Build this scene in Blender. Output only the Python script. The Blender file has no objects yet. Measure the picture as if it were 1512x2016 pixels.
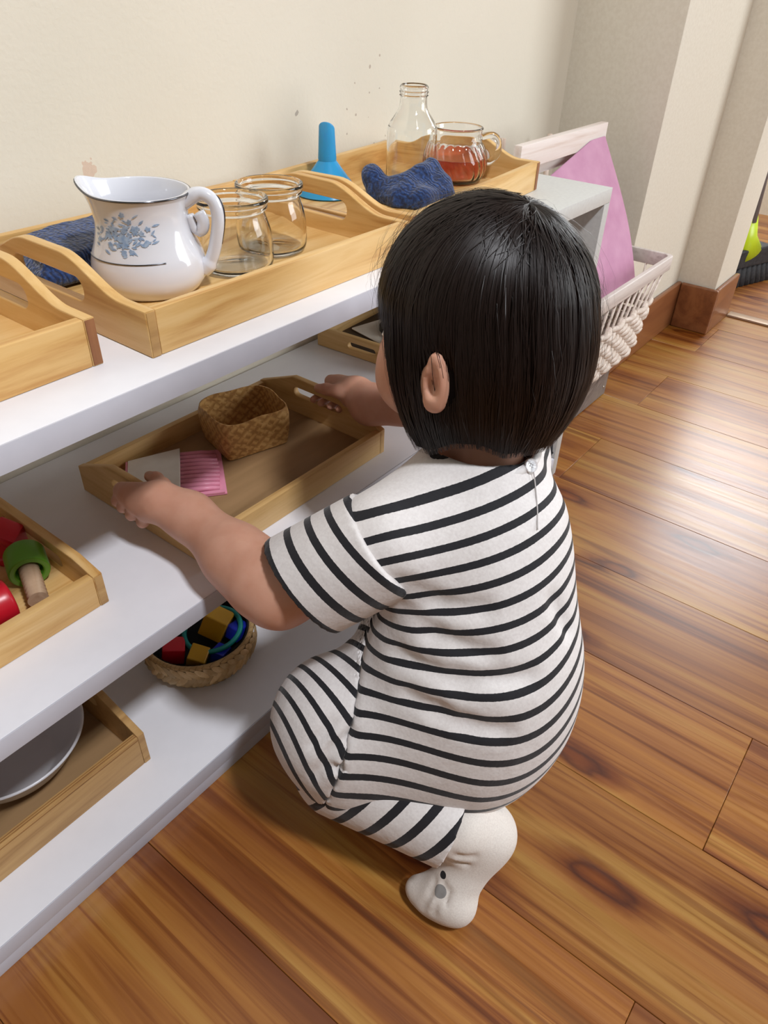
import bpy, bmesh, math, random
import numpy as np
from mathutils import Vector, Matrix
random.seed(7); rng = np.random.default_rng(7)
sc = bpy.context.scene
COL = sc.collection
R_ = math.radians

# ------------------------------------------------------------------ camera, world, lights, exposure
CAM_H = .728
cam_d = bpy.data.cameras.new('camera'); cam_d.sensor_fit = 'AUTO'; cam_d.sensor_width = 36
cam_d.lens = 1436.4 * 36 / 2016; cam_d.clip_start = .02
cam = bpy.data.objects.new('camera', cam_d); COL.objects.link(cam)
cam.matrix_world = (Matrix.Translation((0, 0, CAM_H)) @ Matrix.Rotation(-R_(53.104), 4, 'Z')
                    @ Matrix.Rotation(math.pi/2 - R_(36.926), 4, 'X') @ Matrix.Rotation(R_(1.963), 4, 'Z'))
sc.camera = cam
sc.view_settings.view_transform = 'Standard'; sc.view_settings.look = 'None'
sc.view_settings.gamma = 1; sc.view_settings.use_curve_mapping = False
sc.view_settings.exposure = -.25
w = bpy.data.worlds.new('room_light'); sc.world = w; w.use_nodes = True
bg = w.node_tree.nodes['Background']; bg.inputs[0].default_value = (1.0, .87, .72, 1); bg.inputs[1].default_value = .20
def area(name, loc, target, sx, sy, watts, col):
    d = bpy.data.lights.new(name, 'AREA'); d.shape = 'RECTANGLE'; d.size = sx; d.size_y = sy; d.energy = watts; d.color = col
    o = bpy.data.objects.new(name, d); COL.objects.link(o); o.location = loc
    o.rotation_euler = (Vector(target) - Vector(loc)).to_track_quat('-Z', 'Y').to_euler(); return o
area('ceiling_lamp', (.20, -.85, 2.35), (.4, .3, .2), .22, .22, 50, (.93, .95, 1.0))
area('window_light', (2.7, -2.0, 1.35), (1.0, .5, .3), 1.4, 1.6, 66, (.93, .97, 1.0))
area('next_room_window', (3.15, .42, 1.1), (1.0, .15, .1), .7, 1.0, 42, (.92, .96, 1.0))

# ------------------------------------------------------------------ helpers
def lin(c):
    if isinstance(c, str): c = tuple(int(c[i:i+2], 16)/255 for i in (0, 2, 4))
    return tuple(x/12.92 if x <= .04045 else ((x+.055)/1.055)**2.4 for x in c[:3]) + (1,)
class Nt:
    def __init__(s, name):
        s.m = bpy.data.materials.new(name); s.m.use_nodes = True; s.t = s.m.node_tree
        s.p = s.t.nodes['Principled BSDF']
    def n(s, typ, **kw):
        nd = s.t.nodes.new('ShaderNode'+typ)
        for k, v in kw.items():
            if k.startswith('i_'):
                key = k[2:]; key = int(key) if key.isdigit() else key.replace('_', ' ')
                if hasattr(v, 'is_output') or isinstance(v, bpy.types.NodeSocket): s.t.links.new(v, nd.inputs[key])
                else: nd.inputs[key].default_value = v
            else: setattr(nd, k, v)
        return nd
    def l(s, a, b): s.t.links.new(a, b)
    def set(s, **kw):
        for k, v in kw.items():
            key = k.replace('_', ' ')
            if isinstance(v, bpy.types.NodeSocket): s.l(v, s.p.inputs[key])
            else: s.p.inputs[key].default_value = v
        return s
    def ramp(s, fac, stops, interp='LINEAR'):
        r = s.n('ValToRGB'); e = r.color_ramp.elements; r.color_ramp.interpolation = interp
        while len(e) > 1: e.remove(e[-1])
        e[0].position = stops[0][0]; e[0].color = stops[0][1]
        for p, c in stops[1:]:
            x = e.new(p); x.color = c
        s.l(fac, r.inputs[0]); return r.outputs[0]
    def math(s, op, a, b=0.0, clamp=False):
        m = s.n('Math', operation=op); m.use_clamp = clamp
        for i, v in enumerate((a, b)):
            if isinstance(v, bpy.types.NodeSocket): s.l(v, m.inputs[i])
            else: m.inputs[i].default_value = v
        return m.outputs[0]
    def mix(s, fac, a, b, blend='MIX'):
        m = s.n('MixRGB', blend_type=blend)
        for i, v in enumerate((fac, a, b)):
            if isinstance(v, bpy.types.NodeSocket): s.l(v, m.inputs[i])
            else: m.inputs[i].default_value = v
        return m.outputs[0]
    def bump(s, h, strength=.3, dist=.001):
        b = s.n('Bump'); b.inputs['Strength'].default_value = strength; b.inputs['Distance'].default_value = dist
        s.l(h, b.inputs['Height']); s.l(b.outputs[0], s.p.inputs['Normal']); return b
def coords(N, scale, offset_random=True, kind='Object'):
    tc = N.n('TexCoord'); v = tc.outputs[kind]
    mp = N.n('Mapping'); mp.inputs['Scale'].default_value = scale; N.l(v, mp.inputs['Vector']); v = mp.outputs[0]
    if offset_random:
        oi = N.n('ObjectInfo'); m = N.n('VectorMath', operation='SCALE'); m.inputs[0].default_value = (37., 19., 53.)
        N.l(oi.outputs['Random'], m.inputs['Scale'])
        a = N.n('VectorMath', operation='ADD'); N.l(v, a.inputs[0]); N.l(m.outputs[0], a.inputs[1]); v = a.outputs[0]
    return v
_m = {}
def plain(name, c, rough=.5, **kw):
    if name in _m: return _m[name]
    N = Nt(name); N.set(Base_Color=lin(c), Roughness=rough, **kw); _m[name] = N.m; return N.m
def speckle(name, c, c2, rough=.5, scale=60, bump=.1, **kw):
    N = Nt(name); v = coords(N, (1, 1, 1)); n = N.n('TexNoise', i_Vector=v, i_Scale=scale, i_Detail=4)
    N.set(Base_Color=N.ramp(n.outputs[0], [(.35, lin(c2)), (.65, lin(c))]), Roughness=rough, **kw)
    if bump: N.bump(n.outputs[0], bump, .0006)
    return N.m
def wood(name, axis, light, mid, dark, rough=.5, sc_=1.0, coat=0):
    N = Nt(name); s = [26*sc_]*3; s[axis] = 2.2*sc_
    v = coords(N, s)
    n = N.n('TexNoise', i_Vector=v, i_Scale=1.4, i_Detail=3, i_Distortion=1.6)
    n2 = N.n('TexNoise', i_Vector=v, i_Scale=9, i_Detail=4, i_Roughness=.7)
    f = N.math('ADD', N.math('MULTIPLY', n.outputs[0], .78), N.math('MULTIPLY', n2.outputs[0], .22))
    N.set(Base_Color=N.ramp(f, [(.34, lin(dark)), (.46, lin(mid)), (.60, lin(light)), (.7, lin(mid))]), Roughness=rough)
    if coat: N.set(Coat_Weight=coat, Coat_Roughness=.2)
    N.bump(n2.outputs[0], .12, .0004)
    return N.m

def link(o, parent=None):
    COL.objects.link(o)
    if parent: o.parent = parent
    return o
def tag(o, label=None, cat=None, group=None, kind=None):
    if label: o['label'] = label
    if cat: o['category'] = cat
    if group: o['group'] = group
    if kind: o['kind'] = kind
    return o
def empty(name, loc=(0, 0, 0), rz=0.0, label=None, cat=None, group=None):
    o = bpy.data.objects.new(name, None); o.empty_display_size = .02; link(o); o.location = loc; o.rotation_euler = (0, 0, rz)
    return tag(o, label, cat, group)
def mesh_obj(name, verts, faces, mat, parent=None, smooth=True):
    me = bpy.data.meshes.new(name); me.from_pydata([tuple(v) for v in verts], [], [tuple(f) for f in faces]); me.update()
    if smooth: me.polygons.foreach_set('use_smooth', [True]*len(me.polygons))
    if mat: me.materials.append(mat)
    return link(bpy.data.objects.new(name, me), parent)
def bm_obj(name, bm, mat, parent=None, smooth=False, angle=None):
    me = bpy.data.meshes.new(name); bmesh.ops.recalc_face_normals(bm, faces=bm.faces); bm.to_mesh(me); bm.free()
    if smooth: me.polygons.foreach_set('use_smooth', [True]*len(me.polygons))
    if smooth and angle: me.set_sharp_from_angle(angle=R_(angle))
    if mat: me.materials.append(mat)
    return link(bpy.data.objects.new(name, me), parent)
def box(name, lo, hi, mat, parent=None, bev=.0012, seg=2):
    bm = bmesh.new(); lo = Vector(lo); hi = Vector(hi)
    bmesh.ops.create_cube(bm, size=1, matrix=Matrix.Translation((lo+hi)/2) @ Matrix.Diagonal((*(hi-lo), 1)))
    if bev: bmesh.ops.bevel(bm, geom=bm.edges[:], offset=bev, segments=seg, affect='EDGES', profile=.6)
    return bm_obj(name, bm, mat, parent, True, 40)
def lathe(name, prof, mat, parent=None, seg=48, closed=False, fn=None, angle=50):
    """prof: list of (r,z). fn(theta,r,z)->(x,y,z) optional. r==0 ends make poles."""
    V = []; F = []; rows = []
    for r, z in prof:
        if r < 1e-6:
            V.append((0, 0, z) if not fn else fn(0, 0, z)); rows.append([len(V)-1]*seg)
        else:
            row = []
            for i in range(seg):
                t = 2*math.pi*i/seg
                V.append(fn(t, r, z) if fn else (r*math.cos(t), r*math.sin(t), z)); row.append(len(V)-1)
            rows.append(row)
    n = len(rows); rng_ = range(n) if closed else range(n-1)
    for a in rng_:
        A = rows[a]; B = rows[(a+1) % n]
        for i in range(seg):
            j = (i+1) % seg
            f = [A[i], A[j], B[j], B[i]]; f2 = []
            for x in f:
                if x not in f2: f2.append(x)
            if len(f2) > 2: F.append(f2)
    o = mesh_obj(name, V, F, mat, parent)
    o.data.set_sharp_from_angle(angle=R_(angle)); return o
def frames(path, closed=False):
    P = [Vector(p) for p in path]; n = len(P); T = []
    for i in range(n):
        a = P[(i-1) % n] if (closed or i > 0) else P[i]; b = P[(i+1) % n] if (closed or i < n-1) else P[i]
        T.append((b-a).normalized())
    up = Vector((0, 0, 1))
    if abs(T[0].dot(up)) > .9: up = Vector((0, 1, 0))
    Nn = (up - T[0]*up.dot(T[0])).normalized(); out = []
    for i in range(n):
        Nn = (Nn - T[i]*Nn.dot(T[i])).normalized(); out.append((P[i], T[i], Nn, T[i].cross(Nn)))
    return out
def tube_vf(path, rad, seg=10, closed=False, flat=1.0, caps=True):
    V = []; F = []; fr = frames(path, closed); n = len(fr)
    for i, (p, t, a, b) in enumerate(fr):
        r = rad[i] if hasattr(rad, '__len__') else rad
        for k in range(seg):
            an = 2*math.pi*k/seg; V.append(p + a*(r*math.cos(an)*flat) + b*(r*math.sin(an)))
    for i in range(n if closed else n-1):
        for k in range(seg):
            F.append((i*seg+k, i*seg+(k+1) % seg, ((i+1) % n)*seg+(k+1) % seg, ((i+1) % n)*seg+k))
    if caps and not closed:
        F.append(tuple(range(seg))[::-1]); F.append(tuple((n-1)*seg+k for k in range(seg)))
    return V, F
def tube(name, path, rad, mat, parent=None, seg=10, closed=False, flat=1.0):
    V, F = tube_vf(path, rad, seg, closed, flat); return mesh_obj(name, V, F, mat, parent)
def smooth_path(pts, n=8, closed=False):
    P = [Vector(p) for p in pts]; out = []; m = len(P)
    for i in range(m if closed else m-1):
        g = lambda j: P[j % m] if closed else P[max(0, min(m-1, j))]
        p0, p1, p2, p3 = g(i-1), g(i), g(i+1), g(i+2)
        for k in range(n):
            t = k/n
            out.append(.5*((2*p1)+(p2-p0)*t+(2*p0-5*p1+4*p2-p3)*t*t+(-p0+3*p1-3*p2+p3)*t**3))
    if not closed: out.append(P[-1].copy())
    return out
def plate_mesh(loops, thick, bev, M):
    """flat panel from 2D loops (outer + holes), thickness along local z, then matrix M"""
    cu = bpy.data.curves.new('plate', 'CURVE'); cu.dimensions = '2D'; cu.fill_mode = 'BOTH'
    cu.extrude = thick/2 - bev; cu.bevel_depth = bev; cu.bevel_resolution = 1; cu.offset = -bev
    for lp in loops:
        sp = cu.splines.new('POLY'); sp.points.add(len(lp)-1); sp.use_cyclic_u = True
        for q, (x, y) in zip(sp.points, lp): q.co = (x, y, 0, 1)
    o = bpy.data.objects.new('plate', cu); COL.objects.link(o)
    dg = bpy.context.evaluated_depsgraph_get(); me = bpy.data.meshes.new_from_object(o.evaluated_get(dg))
    bpy.data.objects.remove(o); bpy.data.curves.remove(cu); me.transform(M)
    me.polygons.foreach_set('use_smooth', [True]*len(me.polygons)); me.set_sharp_from_angle(angle=R_(35))
    return me
def plate(name, loops, thick, bev, M, mat, parent=None):
    me = plate_mesh(loops, thick, bev, M); me.name = name; me.materials.clear(); me.materials.append(mat)
    return link(bpy.data.objects.new(name, me), parent)
def rrect(cx, cy, w_, h_, r, n=6):
    out = []
    for (sx, sy, a0) in ((1, 1, 0), (-1, 1, 90), (-1, -1, 180), (1, -1, 270)):
        for k in range(n+1):
            a = R_(a0 + 90*k/n); out.append((cx + sx*(w_/2-r) + r*math.cos(a), cy + sy*(h_/2-r) + r*math.sin(a)))
    return out
YZ = Matrix(((0, 0, 1, 0), (1, 0, 0, 0), (0, 1, 0, 0), (0, 0, 0, 1)))   # local (x,y,z)->(y,z,x): panel drawn in (Y,Z), thick along X

# ------------------------------------------------------------------ materials
def floor_material():
    N = Nt('laminate_floor'); v = coords(N, (9, .55, 1))
    a = N.n('TexNoise', i_Vector=v, i_Scale=1.6, i_Detail=5, i_Roughness=.55, i_Distortion=1.2)
    v2 = coords(N, (62, 1.5, 1)); b = N.n('TexNoise', i_Vector=v2, i_Scale=1.0, i_Detail=5, i_Roughness=.62, i_Distortion=.8)
    v3 = coords(N, (190, 5, 1)); c = N.n('TexNoise', i_Vector=v3, i_Scale=1.0, i_Detail=3)
    base = N.ramp(a.outputs[0], [(.28, lin('6e3c1e')), (.42, lin('8a542b')), (.52, lin('a26c37')), (.66, lin('ae8245')), (.78, lin('905c31'))])
    st = N.ramp(b.outputs[0], [(.30, (.30, .17, .11, 1)), (.41, (.62, .46, .37, 1)), (.50, (1, 1, 1, 1)), (.68, (1.0, .98, .92, 1))])
    col = N.mix(.76, base, st, 'MULTIPLY')
    fine = N.ramp(c.outputs[0], [(.35, (.78, .70, .62, 1)), (.55, (1, 1, 1, 1))]); col = N.mix(.5, col, fine, 'MULTIPLY')
    # knots: sparse voronoi cells, stretched along the grain
    v4 = coords(N, (6.2, 2.0, 1)); k = N.n('TexVoronoi', voronoi_dimensions='2D', i_Vector=v4, i_Scale=1.0, i_Randomness=1.0)
    nz = N.n('TexNoise', i_Vector=coords(N, (60, 24, 1)), i_Scale=1.0, i_Detail=3)
    kd = N.math('ADD', k.outputs['Distance'], N.math('MULTIPLY', N.math('SUBTRACT', nz.outputs[0], .5), .09))
    kk = N.ramp(kd, [(.0, (.62, .40, .26, 1)), (.035, (.50, .30, .2, 1)), (.06, (.25, .12, .07, 1)), (.085, (.6, .42, .32, 1)), (.15, (1, 1, 1, 1))])
    sel = N.math('GREATER_THAN', N.n('SeparateColor', i_0=k.outputs['Color']).outputs[0], .55)
    col = N.mix(sel, col, N.mix(1, col, kk, 'MULTIPLY'))
    oi = N.n('ObjectInfo'); hv = N.n('HueSaturation', i_Color=col, i_Saturation=1.04)
    N.l(N.math('ADD', N.math('MULTIPLY', oi.outputs['Random'], .18), .82), hv.inputs['Value'])
    N.set(Base_Color=hv.outputs[0], Roughness=N.ramp(c.outputs[0], [(.3, (.33,)*3+(1,)), (.7, (.42,)*3+(1,))]), Coat_Weight=.3, Coat_Roughness=.25)
    N.bump(c.outputs[0], .06, .0004); return N.m
M_floor = floor_material()
def wall_material():
    N = Nt('cream_wall_paint'); tc = N.n('TexCoord'); v = tc.outputs['Object']
    n = N.n('TexNoise', i_Vector=v, i_Scale=210, i_Detail=4); n2 = N.n('TexNoise', i_Vector=v, i_Scale=3, i_Detail=3)
    base = N.ramp(n2.outputs[0], [(.3, lin('dcd5c4')), (.7, lin('e4ddcd'))])
    # small splashes of dirt where children reach the wall
    k = N.n('TexVoronoi', i_Vector=v, i_Scale=13, i_Randomness=1.0)
    nz = N.n('TexNoise', i_Vector=v, i_Scale=120, i_Detail=2)
    kd = N.math('ADD', k.outputs['Distance'], N.math('MULTIPLY', N.math('SUBTRACT', nz.outputs[0], .5), .12))
    spot = N.math('MULTIPLY', N.math('LESS_THAN', kd, .035), N.math('GREATER_THAN', N.n('SeparateColor', i_0=k.outputs['Color']).outputs[0], .6))
    base = N.mix(N.math('MULTIPLY', spot, .55), base, lin('7d7268'))
    k2 = N.n('TexVoronoi', i_Vector=v, i_Scale=6.0, i_Randomness=1.0)
    kd2 = N.math('ADD', k2.outputs['Distance'], N.math('MULTIPLY', N.math('SUBTRACT', nz.outputs[0], .5), .16))
    spot2 = N.math('MULTIPLY', N.math('LESS_THAN', kd2, .06), N.math('GREATER_THAN', N.n('SeparateColor', i_0=k2.outputs['Color']).outputs[1], .72))
    base = N.mix(N.math('MULTIPLY', spot2, .35), base, lin('b58f72'))
    # the faint pink smudge above the jug
    ds = N.n('VectorMath', operation='DISTANCE', i_0=v, i_1=(.452, .732, .551))
    sm = N.math('LESS_THAN', N.math('ADD', ds.outputs['Value'], N.math('MULTIPLY', N.math('SUBTRACT', nz.outputs[0], .5), .018)), .0085)
    base = N.mix(N.math('MULTIPLY', sm, .45), base, lin('c99a80'))
    k3 = N.n('TexVoronoi', i_Vector=v, i_Scale=70, i_Randomness=1.0); dc = N.n('VectorMath', operation='DISTANCE', i_0=v, i_1=(.91, .732, .57))
    spot3 = N.math('MULTIPLY', N.math('LESS_THAN', N.math('ADD', k3.outputs['Distance'], N.math('MULTIPLY', N.math('SUBTRACT', nz.outputs[0], .5), .3)), .13), N.math('LESS_THAN', N.math('ADD', dc.outputs['Value'], N.math('MULTIPLY', N.n('SeparateColor', i_0=k3.outputs['Color']).outputs[0], .05)), .075))
    base = N.mix(N.math('MULTIPLY', spot3, .5), base, lin('8a6f5e'))
    N.set(Base_Color=base, Roughness=.75); N.bump(n.outputs[0], .35, .0012); return N.m
M_wall = wall_material()
M_wall_plain = speckle('plain_wall_paint', 'e2dccd', 'dcd5c5', .75, 160, .2)
M_base = wood('baseboard_laminate', 0, '8d5a36', '7f4d2d', '6f4025', .35, .5, .2)
M_white = speckle('white_laminate', 'e9e9ee', 'e7e7ec', .38, 60, 0)
M_shadededge = speckle('shaded_edge_band', 'c8c9d3', 'c5c6d0', .4, 60, 0)  # white edge band greyed: shade on the front-facing edges is painted in
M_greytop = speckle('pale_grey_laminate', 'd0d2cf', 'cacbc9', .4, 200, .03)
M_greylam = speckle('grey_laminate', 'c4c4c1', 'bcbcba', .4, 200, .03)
PINE = dict(light='e3bd80', mid='d9ae6c', dark='c4914f')
M_px, M_py = [wood('pine_grain_'+a, i, **PINE, rough=.45, coat=.15) for i, a in enumerate(('x', 'y'))]
M_oldpx, M_oldpy = [wood('worn_pine_grain_'+a, i, 'dab67e', 'cea76c', 'b48b52', .5) for i, a in enumerate(('x', 'y'))]
M_plyb = wood('brown_fibreboard', 0, 'a5835c', '9a7a54', '8a6c48', .55, .4)
M_ply = wood('plywood_pale', 0, 'c9a168', 'bd945c', 'a87f4b', .5)
M_plyedge = wood('plywood_edge', 0, '8a5f38', 'a0743f', '6f4a2a', .6, 3)
M_endgrain = wood('end_grain_brown', 2, '9c6840', '8a5836', '6d4229', .6)
M_gl = Nt('clear_glass').set(Base_Color=(.985, .99, .985, 1), Roughness=.015, IOR=1.46, Transmission_Weight=1.0).m
M_red_liq = Nt('red_water').set(Base_Color=lin('ff8058'), Roughness=.05, IOR=1.33, Transmission_Weight=.62).m
M_clearplastic = Nt('clear_plastic').set(Base_Color=(.96, .97, 1, 1), Roughness=.12, IOR=1.2, Transmission_Weight=.92).m

# ------------------------------------------------------------------ the setting
SH_F, SH_B, WALL = .417, .728, .732          # shelf front, shelf back, wall plane
JX, JY = 1.52, .524                          # wall jog
PX, PY, DX = 1.895, .431, 2.06               # door pillar
def plain_box(name, lo, hi, mat, parent=None): return box(name, lo, hi, mat, parent, bev=0)
fl = tag(plain_box('floor', (-1.6, -2.2, -.05), (4.4, 1.6, -.0035), plain('floor_underlay', '3a2415', .9)), kind='structure')
PW, PL = .177, .876
pm = None
for i in range(-9, 19):
    x0 = .174 + PW*i; off = -.033 if i % 2 == 0 else .405
    if i % 2 and i < 4: off = .66
    if x0 > DX: off += .3
    k0 = math.floor((-1.9-off)/PL)
    for k in range(k0, k0+5):
        y0 = off + PL*k
        if y0 > 1.3 or y0+PL < -1.6: continue
        if pm is None:
            p = box('plank', (.0002, .0002, -.0035), (PW-.0002, PL-.0002, 0), M_floor, fl, bev=.0006, seg=1); pm = p.data
        else: p = link(bpy.data.objects.new('plank', pm), fl)
        p.location = (x0, y0, 0)
T = .12
tag(plain_box('wall_back', (-1.6, WALL, 0), (JX+T, WALL+T, 2.5), M_wall), kind='structure')
tag(box('wall_jog', (JX, JY, 0), (PX+T, WALL+.05, 2.5), M_wall_plain, bev=.004), kind='structure')
tag(box('wall_pillar', (PX, PY, 0), (DX, JY+.05, 2.5), M_wall_plain, bev=.004), kind='structure')
tag(plain_box('wall_far', (3.2, -1.6, 0), (3.3, 1.4, 2.5), M_wall_plain), kind='structure')
tag(plain_box('wall_right', (PX+T+.001, .9, 0), (3.199, 1.0, 2.5), M_wall_plain), kind='structure')
BH, BT = .112, .012
def baseboard(name, lo, hi): tag(box(name, lo, hi, M_base, bev=.004, seg=3), kind='structure')
baseboard('baseboard_back', (JX-.011, JY-BT, 0), (PX-.0005, JY-.0005, BH))
baseboard('baseboard_pillar', (PX-BT, PY-BT, 0), (PX-.0006, JY-BT-.0005, BH))
baseboard('baseboard_door', (PX, PY-BT, 0), (DX, PY-.0005, BH))
baseboard('baseboard_jog', (JX-BT, JY, 0), (JX-.0005, WALL-.001, BH))
tag(box('trim_1', (DX-.012, -1.4, .0002), (DX+.02, PY-BT-.001, .006), plain('threshold_metal', 'b39a86', .35, Metallic=.3), bev=.002), kind='structure')

# ------------------------------------------------------------------ shelf unit
SX0, SX1 = -.22, 1.068
ZB, ZM, ZT, BTH = .039, .2604, .4844, .020
sh = empty('toy_shelf', ((SX0+SX1)/2, (SH_F+SH_B)/2, 0), 0, 'long low white three-tier shelf standing against the cream wall', 'shelf')
sx, sy = (SX0+SX1)/2, (SH_F+SH_B)/2
def sbox(name, lo, hi, m=M_white, bev=.001):
    return box(name, (lo[0]-sx, lo[1]-sy, lo[2]), (hi[0]-sx, hi[1]-sy, hi[2]), m, sh, bev)
JT = .772
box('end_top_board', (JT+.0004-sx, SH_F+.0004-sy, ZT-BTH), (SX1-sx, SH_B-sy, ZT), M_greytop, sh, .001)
for nm, z, xe in (('top_board', ZT, JT), ('middle_board', ZM, SX1-.0185), ('bottom_board', ZB, SX1-.0185)):
    b = sbox(nm, (SX0+(.0185 if nm != 'top_board' else 0), SH_F+.0012, z-BTH), (xe, SH_B, z))
    e = sbox('edge_band', (SX0+(.0185 if nm != 'top_board' else 0), SH_F, z-BTH+.0002), (xe, SH_F+.0010, z-.0002), M_shadededge, .0002)
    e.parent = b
sbox('plinth', (SX0+.0185, SH_F+.0015, 0), (SX1-.0185, SH_F+.016, ZB-BTH-.0005), M_shadededge)
for x in (SX0, SX1-.018):
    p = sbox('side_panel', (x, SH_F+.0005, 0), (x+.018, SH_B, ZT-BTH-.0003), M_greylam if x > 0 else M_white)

# ------------------------------------------------------------------ trays
def end_profile(D, h, H, style, n=14):
    if style == 'curvy':
        a, b = .028*D/.24, .098*D/.24; pts = [(0, 0), (D, 0), (D, h)]
        f = lambda t: t*t*(3-2*t)
        for k in range(n+1):
            t = k/n; pts.append((D-a-(b-a)*t, h+(H-h)*f(t)))
        for k in range(n+1):
            t = 1-k/n; pts.append((a+(b-a)*t, h+(H-h)*f(t)))
        pts.append((0, h)); return pts
    if style == 'chamfer':
        return [(0, 0), (D, 0), (D, h), (D*.70, H), (D*.30, H), (0, h)]
    return [(0, 0), (D, 0), (D, h), (D-.03, H), (.03, H), (0, h)]
def tray(label, fl_corner, rz, L, D, h, H, th, style, slot, mats, name='wooden_tray', base_mat=None, group=None, end_mat=None):
    c = Vector(fl_corner) + Matrix.Rotation(rz, 3, 'Z') @ Vector((L/2, D/2, 0))
    t = empty(name, c, rz, label, 'tray', group)
    mx, my = mats
    box('base_board', (-L/2+th, -D/2+th, .003), (L/2-th, D/2-th, .007), base_mat or mx, t, bev=.0003)
    box('front_board', (-L/2+th, -D/2, .0003), (L/2-th, -D/2+th, h), mx, t, bev=.0012)
    box('back_board', (-L/2+th, D/2-th, .0003), (L/2-th, D/2, h), mx, t, bev=.0012)
    prof = end_profile(D, h, H, style); hole = rrect(D/2, slot[1], slot[0], slot[2], slot[2]*.48)
    for s in (-1, 1):
        M = Matrix.Translation((s*(L/2-th/2), -D/2, .0003)) @ YZ
        e = plate('end_panel', [prof, hole], th, .0011, M, my, t)
        if end_mat: # exposed end grain on the front edge of the panel
            g = box('end_grain', (s*(L/2-th/2)-th/2+.0008, -D/2-.0006, .001), (s*(L/2-th/2)+th/2-.0008, -D/2-.0001, h-.0008), end_mat, e, bev=.0001)
    return t
W1 = (M_px, M_py)
tray('pine serving tray with cut-out handles carrying the porcelain jug and jars', (.298, .447, ZT), 0, .325, .252, .036, .059, .009, 'curvy', (.098, .033, .019), W1, end_mat=M_ply)
tray('pine tray at the far end carrying the bottle and blue funnel', (.640, .457, ZT), R_(5.6), .338, .238, .036, .059, .009, 'curvy', (.095, .033, .019), W1, end_mat=M_endgrain)
tray('empty pine tray cut off at the left edge of the top shelf', (-.055, .468, ZT), 0, .325, .245, .036, .059, .009, 'curvy', (.098, .033, .019), W1, end_mat=M_endgrain)
tray('old wooden tray with chamfered ends held by the child', (.318, .448, ZM), 0, .275, .200, .031, .055, .008, 'chamfer', (.078, .0365, .0115), (M_oldpx, M_oldpy), base_mat=M_plyb)
tray('wooden tray of red and green bolts on the middle shelf', (-.068, .481, ZM), 0, .300, .205, .034, .040, .009, 'flat', (.10, .022, .013), W1, end_mat=M_ply)
pt = tray('plywood tray holding the white bowl on the bottom shelf', (-.105, .470, ZB), 0, .330, .215, .045, .062, .008, 'chamfer', (.07, .042, .014), (M_ply, M_ply), base_mat=M_plyb)
for c in list(pt.children):
    if c.name.startswith('front_board'):
        for dy in (.0022, .0048): box('ply_layer', (-.157, -.1075+dy, .0449), (.157, -.1075+dy+.0010, .0453), M_plyedge, c, 0)
        box('ply_layer', (-.157, -.1078, .0405), (.157, -.1074, .0416), M_plyedge, c, 0)
tray('dark-lined wooden tray half hidden behind the child\'s face', (.775, .548, ZM), R_(3), .240, .165, .026, .030, .008, 'flat', (.05, .016, .009), (M_oldpx, M_oldpy), base_mat=plain('dark_tray_bottom', '3b2a1c', .6))

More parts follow.
